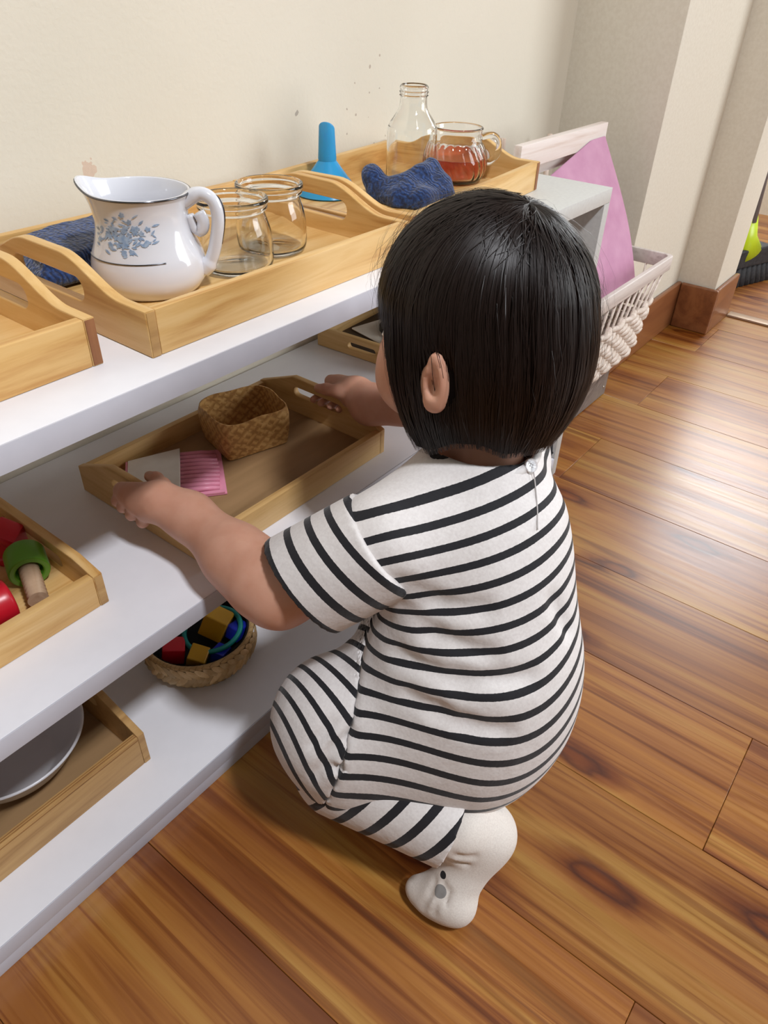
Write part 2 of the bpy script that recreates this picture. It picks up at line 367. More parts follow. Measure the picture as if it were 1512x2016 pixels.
# ------------------------------------------------------------------ signed-distance modelling for the child
class Field:
    def __init__(s, lo, hi, h):
        s.lo = np.array(lo, float); s.h = h; s.n = np.ceil((np.array(hi)-s.lo)/h).astype(int)+1
        s.F = np.full(s.n, .2, np.float32); s.ax = [s.lo[i]+h*np.arange(s.n[i]) for i in range(3)]
    def sub(s, lo, hi):
        a = np.clip(np.floor((np.array(lo)-s.lo)/s.h).astype(int), 0, s.n-1); b = np.clip(np.ceil((np.array(hi)-s.lo)/s.h).astype(int)+1, 1, s.n)
        sl = tuple(slice(a[i], max(b[i], a[i]+1)) for i in range(3))
        X, Y, Z = np.meshgrid(*[s.ax[i][sl[i]] for i in range(3)], indexing='ij', sparse=True); return sl, X, Y, Z
    def blend(s, sl, d, k, cut=False):
        d = d.astype(np.float32); A = s.F[sl]
        if cut:
            d = -d
            if k: q = np.maximum(k-np.abs(A-d), 0)/k; s.F[sl] = np.maximum(A, d)+q*q*k*.25
            else: s.F[sl] = np.maximum(A, d)
        else:
            if k: q = np.maximum(k-np.abs(A-d), 0)/k; s.F[sl] = np.minimum(A, d)-q*q*k*.25
            else: s.F[sl] = np.minimum(A, d)
    def cone(s, a, b, r1, r2, k=.02, cut=False, sc3=(1, 1, 1)):
        a = np.array(a, float); b = np.array(b, float); m = max(r1, r2)+k+.03
        sl, X, Y, Z = s.sub(np.minimum(a, b)-m, np.maximum(a, b)+m); ba = b-a; L = max(ba@ba, 1e-12)
        t = np.clip(((X-a[0])*ba[0]+(Y-a[1])*ba[1]+(Z-a[2])*ba[2])/L, 0, 1)
        d = np.sqrt((X-a[0]-t*ba[0])**2+(Y-a[1]-t*ba[1])**2+(Z-a[2]-t*ba[2])**2)-(r1+(r2-r1)*t)
        s.blend(sl, d, k, cut); return s
    def chain(s, pts, rad, k=.02, cut=False):
        for i in range(len(pts)-1): s.cone(pts[i], pts[i+1], rad[i], rad[i+1], k, cut)
        return s
    def ell(s, c, r, k=.02, rot=None, cut=False):
        c = np.array(c, float); r = np.array(r, float); m = r.max()+k+.03
        sl, X, Y, Z = s.sub(c-m, c+m); x, y, z = X-c[0], Y-c[1], Z-c[2]
        if rot is not None:
            Q = np.array(rot).T; x, y, z = Q[0, 0]*x+Q[0, 1]*y+Q[0, 2]*z, Q[1, 0]*x+Q[1, 1]*y+Q[1, 2]*z, Q[2, 0]*x+Q[2, 1]*y+Q[2, 2]*z
        k0 = np.sqrt((x/r[0])**2+(y/r[1])**2+(z/r[2])**2); k1 = np.sqrt((x/r[0]**2)**2+(y/r[1]**2)**2+(z/r[2]**2)**2)+1e-9
        s.blend(sl, k0*(k0-1)/k1, k, cut); return s
    def plane_cut(s, p, n):        # removes the side the normal points to
        n = np.array(n, float); n /= np.linalg.norm(n); X, Y, Z = np.meshgrid(*s.ax, indexing='ij', sparse=True)
        s.F = np.maximum(s.F, ((X-p[0])*n[0]+(Y-p[1])*n[1]+(Z-p[2])*n[2]).astype(np.float32)); return s
    def mesh(s, relax=1):
        F = s.F; S = F < 0; n = s.n
        c = [F[dx:n[0]-1+dx, dy:n[1]-1+dy, dz:n[2]-1+dz] for dx in (0, 1) for dy in (0, 1) for dz in (0, 1)]
        sg = sum((x < 0).astype(np.int8) for x in c); I = np.argwhere((sg > 0) & (sg < 8)); ix = tuple(I.T)
        cv = np.stack([x[ix] for x in c], 1); off = np.array([(dx, dy, dz) for dx in (0, 1) for dy in (0, 1) for dz in (0, 1)], float)
        P = np.zeros((len(I), 3)); W = np.zeros(len(I))
        for a in range(8):
            for b in range(a+1, 8):
                if np.abs(off[a]-off[b]).sum() != 1: continue
                m = (cv[:, a] < 0) != (cv[:, b] < 0); t = np.where(m, cv[:, a]/(cv[:, a]-cv[:, b]+1e-12*(~m)), 0)
                P += np.where(m[:, None], off[a]+(off[b]-off[a])*t[:, None], 0); W += m
        P = s.lo+(I+P/W[:, None])*s.h
        idx = np.full(n-1, -1, np.int64); idx[ix] = np.arange(len(I)); Q = []
        for ax in range(3):
            o1, o2 = [(1, 2), (2, 0), (0, 1)][ax]
            A = [slice(1, -1)]*3; A[ax] = slice(0, -1); B = list(A); B[ax] = slice(1, None)
            sa = S[tuple(A)]; sb = S[tuple(B)]; E = np.argwhere(sa != sb)
            if not len(E): continue
            fl = sa[tuple(E.T)]; E = E.copy(); E[:, o1] += 1; E[:, o2] += 1
            def cell(d1, d2): G = E.copy(); G[:, o1] += d1; G[:, o2] += d2; return idx[tuple(G.T)]
            q = np.stack([cell(-1, -1), cell(0, -1), cell(0, 0), cell(-1, 0)], 1)
            q[~fl] = q[~fl][:, ::-1]; Q.append(q)
        Q = np.concatenate(Q); Q = Q[(Q >= 0).all(1)]
        for _ in range(relax):
            acc = np.zeros_like(P); cnt = np.zeros(len(P))
            for i in range(4):
                np.add.at(acc, Q[:, i], P[Q[:, (i+1) % 4]]+P[Q[:, (i+3) % 4]]); np.add.at(cnt, Q[:, i], 2)
            ok = cnt > 0; P[ok] = P[ok]*.5+.5*(acc[ok]/cnt[ok, None])
        return P, Q
def np_obj(name, P, Q, mat, parent=None, attrs=None):
    me = bpy.data.meshes.new(name); me.vertices.add(len(P)); me.vertices.foreach_set('co', P.astype(np.float32).ravel())
    k = Q.shape[1]; me.loops.add(len(Q)*k); me.loops.foreach_set('vertex_index', Q.astype(np.int32).ravel())
    me.polygons.add(len(Q)); me.polygons.foreach_set('loop_start', np.arange(0, len(Q)*k, k, dtype=np.int32))
    me.polygons.foreach_set('use_smooth', np.ones(len(Q), bool)); me.update(calc_edges=True)
    for an, av in (attrs or {}).items():
        a = me.attributes.new(an, 'FLOAT', 'POINT'); a.data.foreach_set('value', np.asarray(av, np.float32))
    me.validate(); me.materials.append(mat); return link(bpy.data.objects.new(name, me), parent)


# ------------------------------------------------------------------ things on the top shelf
TZ = ZT + .0074                                  # inside a tray on the top shelf
def grow(prof, t):                               # glass wall: outer profile then the inner one
    return prof
def on(o, loc, rz=0): o.location = loc; o.rotation_euler = (0, 0, rz); return o
M_porc = Nt('white_porcelain').set(Base_Color=lin('dfe0e6'), Roughness=.12, Coat_Weight=.6, Coat_Roughness=.05).m
M_silver = plain('silver_line', '6d6e74', .22, Metallic=1.0)
M_blueprint = speckle('blue_flower_print', 'a3b4c8', '8098b8', .2, 300, 0)
# porcelain jug: local +x is the spout
jug = empty('porcelain_jug', (.384, .555, TZ), R_(128), 'white porcelain jug with blue flower print and silver rim', 'jug')
JP = [(.0385, 0), (.0420, .002), (.0475, .010), (.0490, .019), (.0472, .030), (.0425, .042), (.0392, .054), (.0385, .064), (.0398, .074), (.0420, .082)]
def jr(z):
    for (r0, z0), (r1, z1) in zip(JP, JP[1:]):
        if z <= z1: return r0+(r1-r0)*(z-z0)/(z1-z0)
    return JP[-1][0]
def jug_pt(t, r, z, inner=0):
    k = max(0, (z-.045)/.037); s = math.exp(-(((t+math.pi) % (2*math.pi)-math.pi)/.42)**2)
    sp = s*k*k*.0075; rise = s*k*k*.0030 + .0035*k*k*(-math.cos(t) < -.2)*s - .004*k*k*(.5-.5*math.cos(t))*.5
    return ((r+sp)*math.cos(t), (r+sp)*math.sin(t), z+rise)
prof = [(0, .001), (.036, .001)]+JP+[(.0408, .0826), (.0398, .0815), (.0372, .072), (.0362, .062), (.037, .05), (.044, .03), (.045, .015), (.035, .006), (0, .005)]
def smooth_prof(pr, n=4): return [(max(0, p.x), p.y) for p in smooth_path([(a, b, 0) for a, b in pr], n)]
lathe('jug_body', smooth_prof(prof), M_porc, jug, 72, fn=lambda t, r, z: jug_pt(t, r, z), angle=80)
tube('rim_line', [jug_pt(t, jr(.0815)+.0004, .0818) for t in np.linspace(0, 2*math.pi, 72, endpoint=False)], .0009, M_silver, jug, 6, True)
tube('body_line', [jug_pt(t, jr(.033)+.0003, .033) for t in np.linspace(.35, 2.15, 40)], .0006, M_silver, jug, 6)
hpth = smooth_path([(-.036, 0, .071), (-.050, 0, .079), (-.061, 0, .074), (-.064, 0, .060), (-.060, 0, .040), (-.054, 0, .024), (-.046, 0, .016)], 6)
hd = tube('handle', hpth, [.0062]*6+[.0056]*(len(hpth)-12)+[.0075]*6, M_porc, jug, 12, flat=1.0)
tube('handle_line', [p+Vector((-.0058, 0, .0014)) for p in hpth[8:26]], .0007, M_silver, hd, 6)
tube('scroll', smooth_path([(-.040, 0, .062), (-.0435, 0, .050), (-.049, 0, .050), (-.051, 0, .057), (-.048, 0, .064)], 4), [.004]*6+[.0055]*11, M_porc, hd, 8)
# printed bouquet, wrapped on the jug wall
V = []; F = []
def leaf(t0, z0, ang, L, w_):
    b = len(V)
    for (u, v) in ((0, 0), (.35, .5), (.7, .42), (1, 0), (.7, -.42), (.35, -.5)):
        a = u*L*math.cos(ang)-v*w_*math.sin(ang); c = u*L*math.sin(ang)+v*w_*math.cos(ang); z = z0+c; t = t0+a/.04
        V.append(jug_pt(t, jr(z)+.00045, z))
    F.extend([(b, b+1, b+5), (b+1, b+2, b+4, b+5), (b+2, b+3, b+4)])
rb = random.Random(3)
for i in range(120):
    u = rb.gauss(0, 1); t0 = 1.34+u*.36; z0 = .053+rb.gauss(0, 1)*.006*(1.25-abs(u)*.35)
    if rb.random() < .3:
        for q in range(5): leaf(t0, z0, q*2*math.pi/5+rb.random(), .0026, .0019)
    else: leaf(t0, z0, rb.uniform(-.9, .9)+(0 if u < 0 else math.pi)*(rb.random() < .3), rb.uniform(.0035, .008), rb.uniform(.0010, .0020))
mesh_obj('flower_print', V, F, M_blueprint, jug)

def jar(label, loc):
    o = lathe('glass_jar', smooth_prof([(0, .0015), (.024, .0004), (.0315, .002), (.0345, .008), (.0348, .022), (.0335, .036), (.0300, .047), (.0288, .052), (.0296, .0535), (.0318, .0555), (.0318, .0592), (.0330, .0605), (.0325, .0640), (.0300, .0645),
        (.0283, .0625), (.0272, .055), (.0272, .0495), (.0305, .037), (.0318, .022), (.0315, .010), (.027, .0052), (0, .0046)], 3), M_gl, None, 56, angle=80)
    on(o, loc); return tag(o, label, 'jar', 'glass jars in the tray')
jar('squat glass jar right beside the porcelain jug handle', (.467, .535, TZ))
jar('squat glass jar farther from the porcelain jug', (.529, .550, TZ))

def terry():
    N = Nt('navy_terry'); v = N.n('TexCoord').outputs['Object']; n = N.n('TexNoise', i_Vector=v, i_Scale=330, i_Detail=3)
    wv = N.n('TexWave', i_Vector=v, i_Scale=60, i_Distortion=14, i_Detail=2)
    f = N.math('MULTIPLY', n.outputs[0], N.math('ADD', N.math('MULTIPLY', wv.outputs[1], .5), .6))
    N.set(Base_Color=N.ramp(f, [(.25, lin('0e1c3c')), (.55, lin('1d3d73')), (.8, lin('2b5291'))]), Roughness=.95, Sheen_Weight=.35); N.bump(f, .9, .002); return N.m
M_terry = terry()
def rough(P, amp, fr, seed=0):
    r = np.random.default_rng(seed); D = np.zeros(len(P))
    for _ in range(8): k = r.normal(0, fr, 3); D += np.sin(P@k+r.uniform(0, 6))/8
    return D*amp
f = Field((.29, .56, .485), (.46, .70, .55), .0022)
for (a, b, c, d2, z, r0) in ((.316, .605, .395, .604, .499, .0068), (.316, .605, .330, .672, .499, .0068), (.330, .672, .420, .676, .499, .0068), (.395, .604, .420, .676, .499, .0068)):
    f.cone((a, b, z), (c, d2, z), r0, r0, .004)
for i in range(9):
    t = i/8; f.cone((.316+.014*t, .605+.067*t, .499), (.395+.025*t, .604+.072*t, .4995), .0072, .0072, .004)
    f.cone((.322+.016*t, .610+.062*t, .5105+.003*t), (.392+.024*t, .611+.062*t, .511+.006*t), .0062, .0062, .003)
P, Q = f.mesh(1); P[:, 2] += rough(P, .0016, 160); P[:, 1] += rough(P, .001, 220, 2); P[:, 2] -= P[:, 2].min()-TZ
P[:, 1] += .003; ctr = np.array((.36, .64, TZ)); tw = np_obj('folded_towel', P-ctr, Q, M_terry); tw.location = tuple(ctr); tag(tw, 'folded navy terry towel behind the porcelain jug', 'towel')

# second tray: bottle, mug, funnel, cloth
bt = lathe('glass_bottle', smooth_prof([(0, .002), (.024, .0004), (.0300, .002), (.0318, .008), (.0320, .030), (.0318, .066), (.0300, .075), (.0225, .086), (.0178, .095), (.0166, .106), (.0182, .1075), (.0168, .109), (.0182, .1115), (.0168, .113), (.0178, .116), (.0165, .1185),
     (.0150, .118), (.0146, .106), (.0156, .095), (.0205, .086), (.0278, .074), (.0296, .066), (.0296, .010), (.024, .005), (0, .0048)], 3), M_gl, None, 56, angle=80)
tag(on(bt, (.834, .602, TZ)), 'tall clear glass bottle with a screw-thread neck', 'bottle')
mug = empty('glass_mug', (.912, .584, TZ), R_(-53), 'ribbed glass mug holding red water', 'mug')
def rib(t, r, z):
    k = max(0, min(1, (z-.006)/.01))*max(0, min(1, (.052-z)/.008)); rr = r+(.0009*math.cos(22*(t+z*9)) if r > .034 else 0)*k
    return (rr*math.cos(t), rr*math.sin(t), z)
lathe('mug_body', smooth_prof([(0, .002), (.026, .0004), (.0345, .002), (.0400, .010), (.0425, .022), (.0412, .034), (.0365, .045), (.0330, .051), (.0325, .060), (.0340, .0655), (.0325, .067), (.0305, .0655), (.0298, .055), (.0335, .046), (.0378, .034), (.0388, .022), (.036, .011), (.029, .006), (0, .0055)], 3), M_gl, mug, 132, fn=rib, angle=80)
lathe('red_water', smooth_prof([(0, .0057), (.0288, .0062), (.0358, .0112), (.0386, .022), (.0380, .0300), (.0372, .0303), (0, .0303)], 2), M_red_liq, mug, 64, angle=60)
tube('handle', smooth_path([(.0325, 0, .055), (.047, 0, .0575), (.056, 0, .050), (.056, 0, .036), (.048, 0, .026), (.0415, 0, .024)], 6), .0042, M_gl, mug, 12)
def blue_plastic():
    N = Nt('blue_translucent_plastic'); N.set(Base_Color=lin('45b6ee'), Roughness=.22, Transmission_Weight=.35, IOR=1.3, Subsurface_Weight=.3, Subsurface_Scale=.01); return N.m
fu = lathe('plastic_funnel', smooth_prof([(.0360, 0), (.0370, .0015), (.0360, .004), (.0125, .0315), (.0108, .036), (.0094, .060), (.0090, .0655), (.0080, .0645), (.0084, .058), (.0095, .036), (.011, .031), (.0345, .004), (.0348, .0008)], 3), blue_plastic(), None, 48, closed=True,
           fn=lambda t, r, z: (r*math.cos(t), r*math.sin(t), z+(.006*math.cos(t+2.6)*(z-.04)/.025 if z > .04 else 0)), angle=50)
fu.scale = (1.06, 1.06, 1.15); tag(on(fu, (.737, .660, TZ)), 'light blue plastic funnel standing upside down on the pine tray', 'funnel')
f = Field((.73, .52, .485), (.95, .70, .57), .0022)
f.chain([(.785, .618, .503), (.786, .628, .514), (.789, .634, .517)], (.012, .0125, .0115), .008)
f.chain([(.786, .615, .500), (.800, .590, .503), (.822, .582, .516), (.842, .580, .527)], (.014, .018, .015, .008), .010)
f.chain([(.842, .580, .527), (.836, .560, .510), (.826, .548, .499)], (.0085, .012, .012), .008).chain([(.826, .548, .499), (.790, .556, .498), (.778, .580, .498), (.782, .612, .499)], (.012, .014, .013, .012), .012)
f.cone((.800, .585, .498), (.825, .575, .500), .022, .022, .012).cone((.828, .575, .516), (.815, .562, .505), .010, .012, .006)
f.chain([(.812, .597, .530), (.830, .575, .512)], (.003, .003), .008, cut=True)
P, Q = f.mesh(1); P += 0; P[:, 0] += rough(P, .002, 140, 4); P[:, 2] += rough(P, .002, 170, 5); P[:, 2] = np.maximum(P[:, 2], TZ)
P[:, :2] += (-.022, -.020); ctr = np.array((.79, .565, TZ)); tw = np_obj('crumpled_cloth', P-ctr, Q, M_terry); tw.location = tuple(ctr); tag(tw, 'crumpled navy terry cloth in front of the glass bottle', 'cloth')

# ------------------------------------------------------------------ middle shelf
MZ = ZM + .0074
def weave(name, c1, c2, c3, s1, rot=0.0, gloss=.45):
    N = Nt(name); v = coords(N, (1, 1, 1), False); mp = N.n('Mapping'); mp.inputs['Rotation'].default_value = (R_(35), R_(30), rot); N.l(v, mp.inputs[0])
    b = N.n('TexBrick', i_Vector=mp.outputs[0], i_Scale=s1, i_Color1=lin(c1), i_Color2=lin(c2), i_Mortar=lin(c3)); b.inputs['Mortar Size'].default_value = .012
    b.inputs['Brick Width'].default_value = .9; b.inputs['Row Height'].default_value = .26
    n = N.n('TexNoise', i_Vector=mp.outputs[0], i_Scale=140, i_Detail=4)
    N.set(Base_Color=N.mix(.2, b.outputs[0], N.ramp(n.outputs[0], [(.3, lin(c3)), (.7, lin(c1))]), 'MIX'), Roughness=gloss); N.bump(b.outputs[1], .5, .001); return N.m
def plait():
    N = Nt('plaited_bamboo'); v = coords(N, (1, 1, 1), False); out = []
    for rx, rz in ((45, 20), (-45, 20)):
        mp = N.n('Mapping'); mp.inputs['Rotation'].default_value = (R_(rx), R_(rx*.6), R_(rz)); N.l(v, mp.inputs[0])
        wv = N.n('TexWave', i_Vector=mp.outputs[0], i_Scale=46, i_Distortion=.8, i_Detail=2); wv.bands_direction = 'Z'; out.append(wv.outputs[1])
    ck = N.n('TexChecker', i_Vector=mp.outputs[0], i_Scale=150); f = N.mix(ck.outputs[1], out[0], out[1])
    n = N.n('TexNoise', i_Vector=v, i_Scale=70, i_Detail=5)
    c = N.ramp(N.math('ADD', N.math('MULTIPLY', f, .28), N.math('MULTIPLY', n.outputs[0], .6)), [(.3, lin('a67a46')), (.5, lin('c79b5e')), (.7, lin('dab377'))])
    N.set(Base_Color=c, Roughness=.45); N.bump(f, .35, .001); return N.m
M_bamboo = plait()
def sq(t, r, p=5.0): c, s = math.cos(t), math.sin(t); k = r/(abs(c)**p+abs(s)**p)**(1/p); return k*c, k*s
def bam(t, r, z):
    u = z/.05; p = 13-8.5*min(1, max(0, u)); x, y = sq(t+math.pi/4*0, r, p); w_ = .0009*math.sin(4*t+.6)*u+.0006*math.sin(7*t)*u
    return (x*1.08, y*.94, z+w_)
bb = lathe('bamboo_basket', [(0, .0006), (.030, .0003), (.0365, .001), (.0385, .010), (.0405, .025), (.0415, .040), (.0408, .0478), (.0398, .048), (.0392, .040), (.0385, .025), (.0362, .010), (.034, .003), (.028, .0024), (0, .0026)], M_bamboo, None, 96, fn=bam, angle=60)
tag(on(bb, (.497, .583, MZ), R_(-16)), 'small square plaited bamboo basket on the tray the child holds', 'basket')
M_pink = speckle('pink_plastic', 'e596ae', 'dd8ca6', .38, 60, .05); M_card = speckle('white_plastic', 'dcd6cc', 'd5cec3', .5, 60, .05)
dp = empty('toy_dustpan', (.398, .578, MZ), R_(-37), 'pink ribbed toy dustpan with a white top in the old tray', 'dustpan')
box('pan_floor', (-.012, -.045, .0002), (.044, .045, .0022), M_pink, dp, .0006)
for i in range(10):
    y = -.036+.0080*i; L0 = .040-.0006*abs(i-5)
    tube('rib', [(-.004, y, .0052), (L0*.6, y, .0050), (L0, y, .0036)], [.0036, .0034, .0024], M_pink, dp, 8)
box('front_lip', (-.006, -.0455, .0022), (.042, -.0405, .0048), M_pink, dp, .001)
top = plate('white_top', [[(-.058, -.018), (-.004, -.045), (-.001, .045), (-.058, .030)]], .0022, .0006, Matrix.Translation((0, 0, .0085)), M_card, dp)
box('back_wall', (-.0605, -.016, .0002), (-.0575, .029, .009), M_pink, dp, .0006)
# wooden nuts and bolts in the left tray
def paint(n, c): return speckle(n, c, c, .32, 80, .06)
M_redp, M_greenp = paint('red_lacquer', 'c3182a'), paint('green_lacquer', '5f9a2e')
M_peg = wood('threaded_peg_wood', 2, 'cdb193', 'bf9f80', 'a58665', .6)
def hexpts(r, n=6): return [(r*math.cos(2*math.pi*i/n), r*math.sin(2*math.pi*i/n)) for i in range(n)]
def thread(r, L, m, parent, name='threaded_shaft'):
    return lathe(name, [(0, 0)]+[(r-.0012*(i % 2), L*i/26) for i in range(27)]+[(0, L)], m, parent, 24, angle=80)
bz = MZ+.0005
g = empty('toy_bolt', (.203, .557, bz+.0178), 0, 'toy wooden bolt with a green nut in the bolt tray', 'toy bolt'); g.rotation_euler = (R_(97), 0, R_(-21))
thread(.0088, .062, M_peg, g).location = (0, 0, -.010)
nut = plate('green_nut', [[(.0178*math.cos(a), .0178*math.sin(a)) for a in np.linspace(0, 2*math.pi, 32, endpoint=False)], [(.0115*math.cos(a), .0115*math.sin(a)) for a in np.linspace(0, 2*math.pi, 24, endpoint=False)]], .026, .0015, Matrix.Translation((0, 0, .004)), M_greenp, g)
lathe('green_core', [(0, -.008), (.0125, -.008), (.0125, .008), (.009, .0085), (.0085, .009)], M_greenp, g, 24)
h = empty('toy_nut', (.203, .596, bz+.0188), 0, 'red faceted toy wooden nut touching the green nut', 'toy nut'); h.rotation_euler = (R_(90), 0, R_(-50))
plate('red_hexagon', [hexpts(.0205), [(.0085*math.cos(a), .0085*math.sin(a)) for a in np.linspace(0, 2*math.pi, 24, endpoint=False)]], .028, .003, Matrix.Rotation(R_(30), 4, 'Z'), M_redp, h)
lathe('red_core', [(0, -.013), (.009, -.013), (.009, .0125), (0, .0125)], M_redp, h, 24)
c_ = empty('toy_bolt', (.167, .520, bz+.0188), 0, 'red round toy bolt cut off at the left edge of the bolt tray', 'toy bolt'); c_.rotation_euler = (0, R_(-90), R_(-8))
lathe('red_head', smooth_prof([(0, -.001), (.015, -.001), (.0185, .001), (.0188, .006), (.0188, .028), (.0180, .031), (0, .0312)], 2), M_redp, c_, 32, angle=60)
thread(.0088, .05, M_peg, c_).location = (0, 0, .030)
# far tray: picture card, black disc, yellow block
pc = plate('picture_card', [rrect(0, 0, .10, .085, .004)], .0012, .0003, Matrix.Identity(4), M_card); tag(on(pc, (.872, .650, MZ+.0012), R_(-12)), 'white card lying in the dark-lined tray', 'card')
dk = lathe('black_disc', [(0, 0), (.030, 0), (.0315, .001), (.0315, .007), (.030, .008), (0, .008)], plain('black_rubber', '26231f', .6), None, 40); tag(on(dk, (.876, .640, MZ+.0022)), 'round black disc lying on the white card', 'disc')
def block(name, label, loc, rot, size, m, cat='block', group=None):
    o = box(name, [-s/2 for s in size], [s/2 for s in size], m, None, .0018, 3); o.location = loc; o.rotation_euler = rot; return tag(o, label, cat, group)
block('toy_block', 'upright yellow block beside the black disc', (.8355, .6035, MZ+.0182), (0, 0, .4), (.018, .018, .036), paint('yellow_paint', 'c9b40e'))

# ------------------------------------------------------------------ bottom shelf
bw = lathe('white_bowl', smooth_prof([(0, .0026), (.036, .0022), (.038, .0004), (.041, .0010), (.044, .006), (.060, .024), (.071, .043), (.0755, .050), (.0765, .052), (.0755, .0535), (.0735, .0525), (.068, .043), (.057, .025), (.042, .009), (.033, .0062), (0, .0058)], 3), Nt('white_melamine').set(Base_Color=lin('d5d5da'), Roughness=.25).m, None, 72, angle=80)
tag(on(bw, (.130, .566, ZB+.0074)), 'shallow white bowl on the plywood tray', 'bowl')
# plaited palm basket with a black liner
def strip_mat():
    N = Nt('dry_palm_strip'); n = N.n('TexNoise', i_Vector=coords(N, (1, 1, 1)), i_Scale=90, i_Detail=3); oi = N.n('ObjectInfo')
    hv = N.n('HueSaturation', i_Color=N.ramp(n.outputs[0], [(.3, lin('b8945f')), (.7, lin('d6b98c'))])); N.l(N.math('ADD', N.math('MULTIPLY', oi.outputs['Random'], .55), .6), hv.inputs['Value'])
    N.set(Base_Color=hv.outputs[0], Roughness=.6); return N.m
M_strip = strip_mat()
PBX = (.362, .548, ZB+.0002)
pb = empty('palm_basket', PBX, R_(20), 'round plaited palm-leaf basket full of blocks on the bottom shelf', 'basket')
M_palm = weave('palm_leaf', 'c9a877', 'b7935f', '7f6238', 60, .4, .6)
lathe('wall', [(0, .0004), (.050, .0004), (.0555, .003), (.0615, .014), (.0632, .026), (.0630, .036), (.0605, .036), (.061, .026), (.058, .014), (.05, .006), (0, .005)], M_palm, pb, 56, angle=50)
pl = None
V, F = [], []
for (u, v, w_) in ((0, 0, 0),): pass
lf_v = []; lf_f = []
for i in range(7):
    t = i/6; wd = .0044*math.sin(math.pi*min(.95, max(.05, t)))**.6
    for s, e in ((-1, 0), (0, .0022), (1, 0)): lf_v.append((s*wd, .0020+e*math.sin(math.pi*t), (t-.5)*.021))
for i in range(6):
    for k in range(2): lf_f.append((i*3+k, i*3+k+1, i*3+k+4, i*3+k+3))
for row, (zc, rr, tilt) in enumerate(((.0300, .0655, .75), (.0185, .0655, -.75), (.0075, .0600, .75))):
    for i in range(44):
        a = 2*math.pi*(i+.5*(row % 2))/44
        if pl is None: o = mesh_obj('leaf_strip', lf_v, lf_f, M_strip, pb); pl = o.data
        else: o = link(bpy.data.objects.new('leaf_strip', pl), pb)
        o.matrix_local = Matrix.Translation((rr*math.cos(a), rr*math.sin(a), zc)) @ Matrix.Rotation(a-math.pi/2, 4, 'Z') @ Matrix.Rotation((-.35 if row == 2 else 0), 4, 'X') @ Matrix.Rotation(tilt, 4, 'Y')
tube('rim', [(.0640*math.cos(a), .0640*math.sin(a), .0372) for a in np.linspace(0, 2*math.pi, 56, endpoint=False)], .0034, M_palm, pb, 8, True)
lathe('liner', [(0, .0068), (.050, .0072), (.0595, .020), (.0600, .0365), (.0588, .0375), (.0585, .020), (.049, .0085), (0, .008)], plain('black_liner', '141416', .8), pb, 40)
by = PBX[2]+.0086
def tb(label, dx, dy, dz, rot, size, m): return block('toy_block', label, (PBX[0]+dx, PBX[1]+dy, by+dz), rot, size, m)
M_yel, M_blu, M_tea = paint('ochre_paint', 'c0901c'), paint('blue_paint', '1b2fae'), paint('teal_paint', '15807c')
tb('large yellow block leaning at the top of the palm basket', .022, -.008, .0258, (.35, .25, .5), (.030, .030, .030), M_yel)
tb('blue block next to the yellow one in the palm basket', .035, -.030, .0175, (.1, .3, .2), (.024, .018, .018), M_blu)
tb('red block at the shelf side of the palm basket', -.036, .004, .0178, (.2, .1, .9), (.026, .026, .022), M_redp)
tb('small yellow block beside the red one in the palm basket', -.024, -.026, .0172, (.3, -.2, .5), (.022, .022, .022), M_yel)
tb('blue block sunk deep at the front of the palm basket', -.002, -.040, .0125, (.1, .2, .3), (.020, .018, .018), M_blu)
rg = tube('teal_ring', [(PBX[0]+.012+.034*math.cos(a), PBX[1]-.012+.034*math.sin(a), by+.026+.004*math.cos(a)) for a in np.linspace(0, 2*math.pi, 48, endpoint=False)], .0032, M_tea, None, 8, True); tag(rg, 'thin teal plastic ring lying across the blocks', 'ring')

# ------------------------------------------------------------------ beside the shelf: stand, wicker basket, sling rack
st = empty('low_stand', (1.26, .60, 0), 0, 'low grey wooden stand under the white wicker basket', 'stand')
M_grey = speckle('grey_paint', '7e746f', '716863', .45, 60, .1)
def lb(name, lo, hi, m=M_grey, bev=.0015): return box(name, (lo[0]-1.26, lo[1]-.60, lo[2]), (hi[0]-1.26, hi[1]-.60, hi[2]), m, st, bev)
lb('top_board', (1.085, .468, .082), (1.440, .582, .098)); lb('front_panel', (1.09, .480, .002), (1.415, .494, .0815))
for x in (1.09, 1.401): lb('side_panel', (x, .4945, .002), (x+.014, .575, .0815))
for x in (1.11, 1.40):
    for z in (.022, .060):
        s = lathe('screw', [(0, .0012), (.0022, .0010), (.0030, 0)], plain('screw_steel', 'b8b2a8', .3, Metallic=.9), st, 12); s.location = (x-1.26, .4798-.60, z); s.rotation_euler = (R_(90), 0, 0)
wb = empty('wicker_basket', (1.285, .490, .0985), 0, 'white woven wicker basket standing beside the shelf end', 'basket')
M_wick = speckle('white_wicker', 'e0d3c8', 'cbbcae', .6, 160, .3); M_wrim = wood('whitewashed_rim', 0, 'd6ccc6', 'c9beb8', 'b3a6a0', .55)
def loop(hw, hh, r, n=9): return rrect(0, 0, 2*hw, 2*hh, r, n)
rim_lp = [loop(.186, .066, .016), loop(.176, .056, .010)]
plate('rim', rim_lp, .026, .002, Matrix.Translation((0, 0, .184)), M_wrim, wb)
plate('base', [loop(.150, .040, .012)], .006, .001, Matrix.Translation((0, 0, .0035)), M_wrim, wb)
def arc(lp, m):
    P = [Vector((x, y, 0)) for x, y in lp]; P.append(P[0]); L = [0]
    for a, b in zip(P, P[1:]): L.append(L[-1]+(b-a).length)
    out = []; 
    for i in range(m):
        s = L[-1]*i/m; k = max(j for j in range(len(L)-1) if L[j] <= s); out.append(P[k].lerp(P[k+1], (s-L[k])/(L[k+1]-L[k]+1e-9)))
    return out
NS = 30; topc = arc(loop(.1805, .0605, .013), NS); botc = arc(loop(.147, .037, .012), NS)
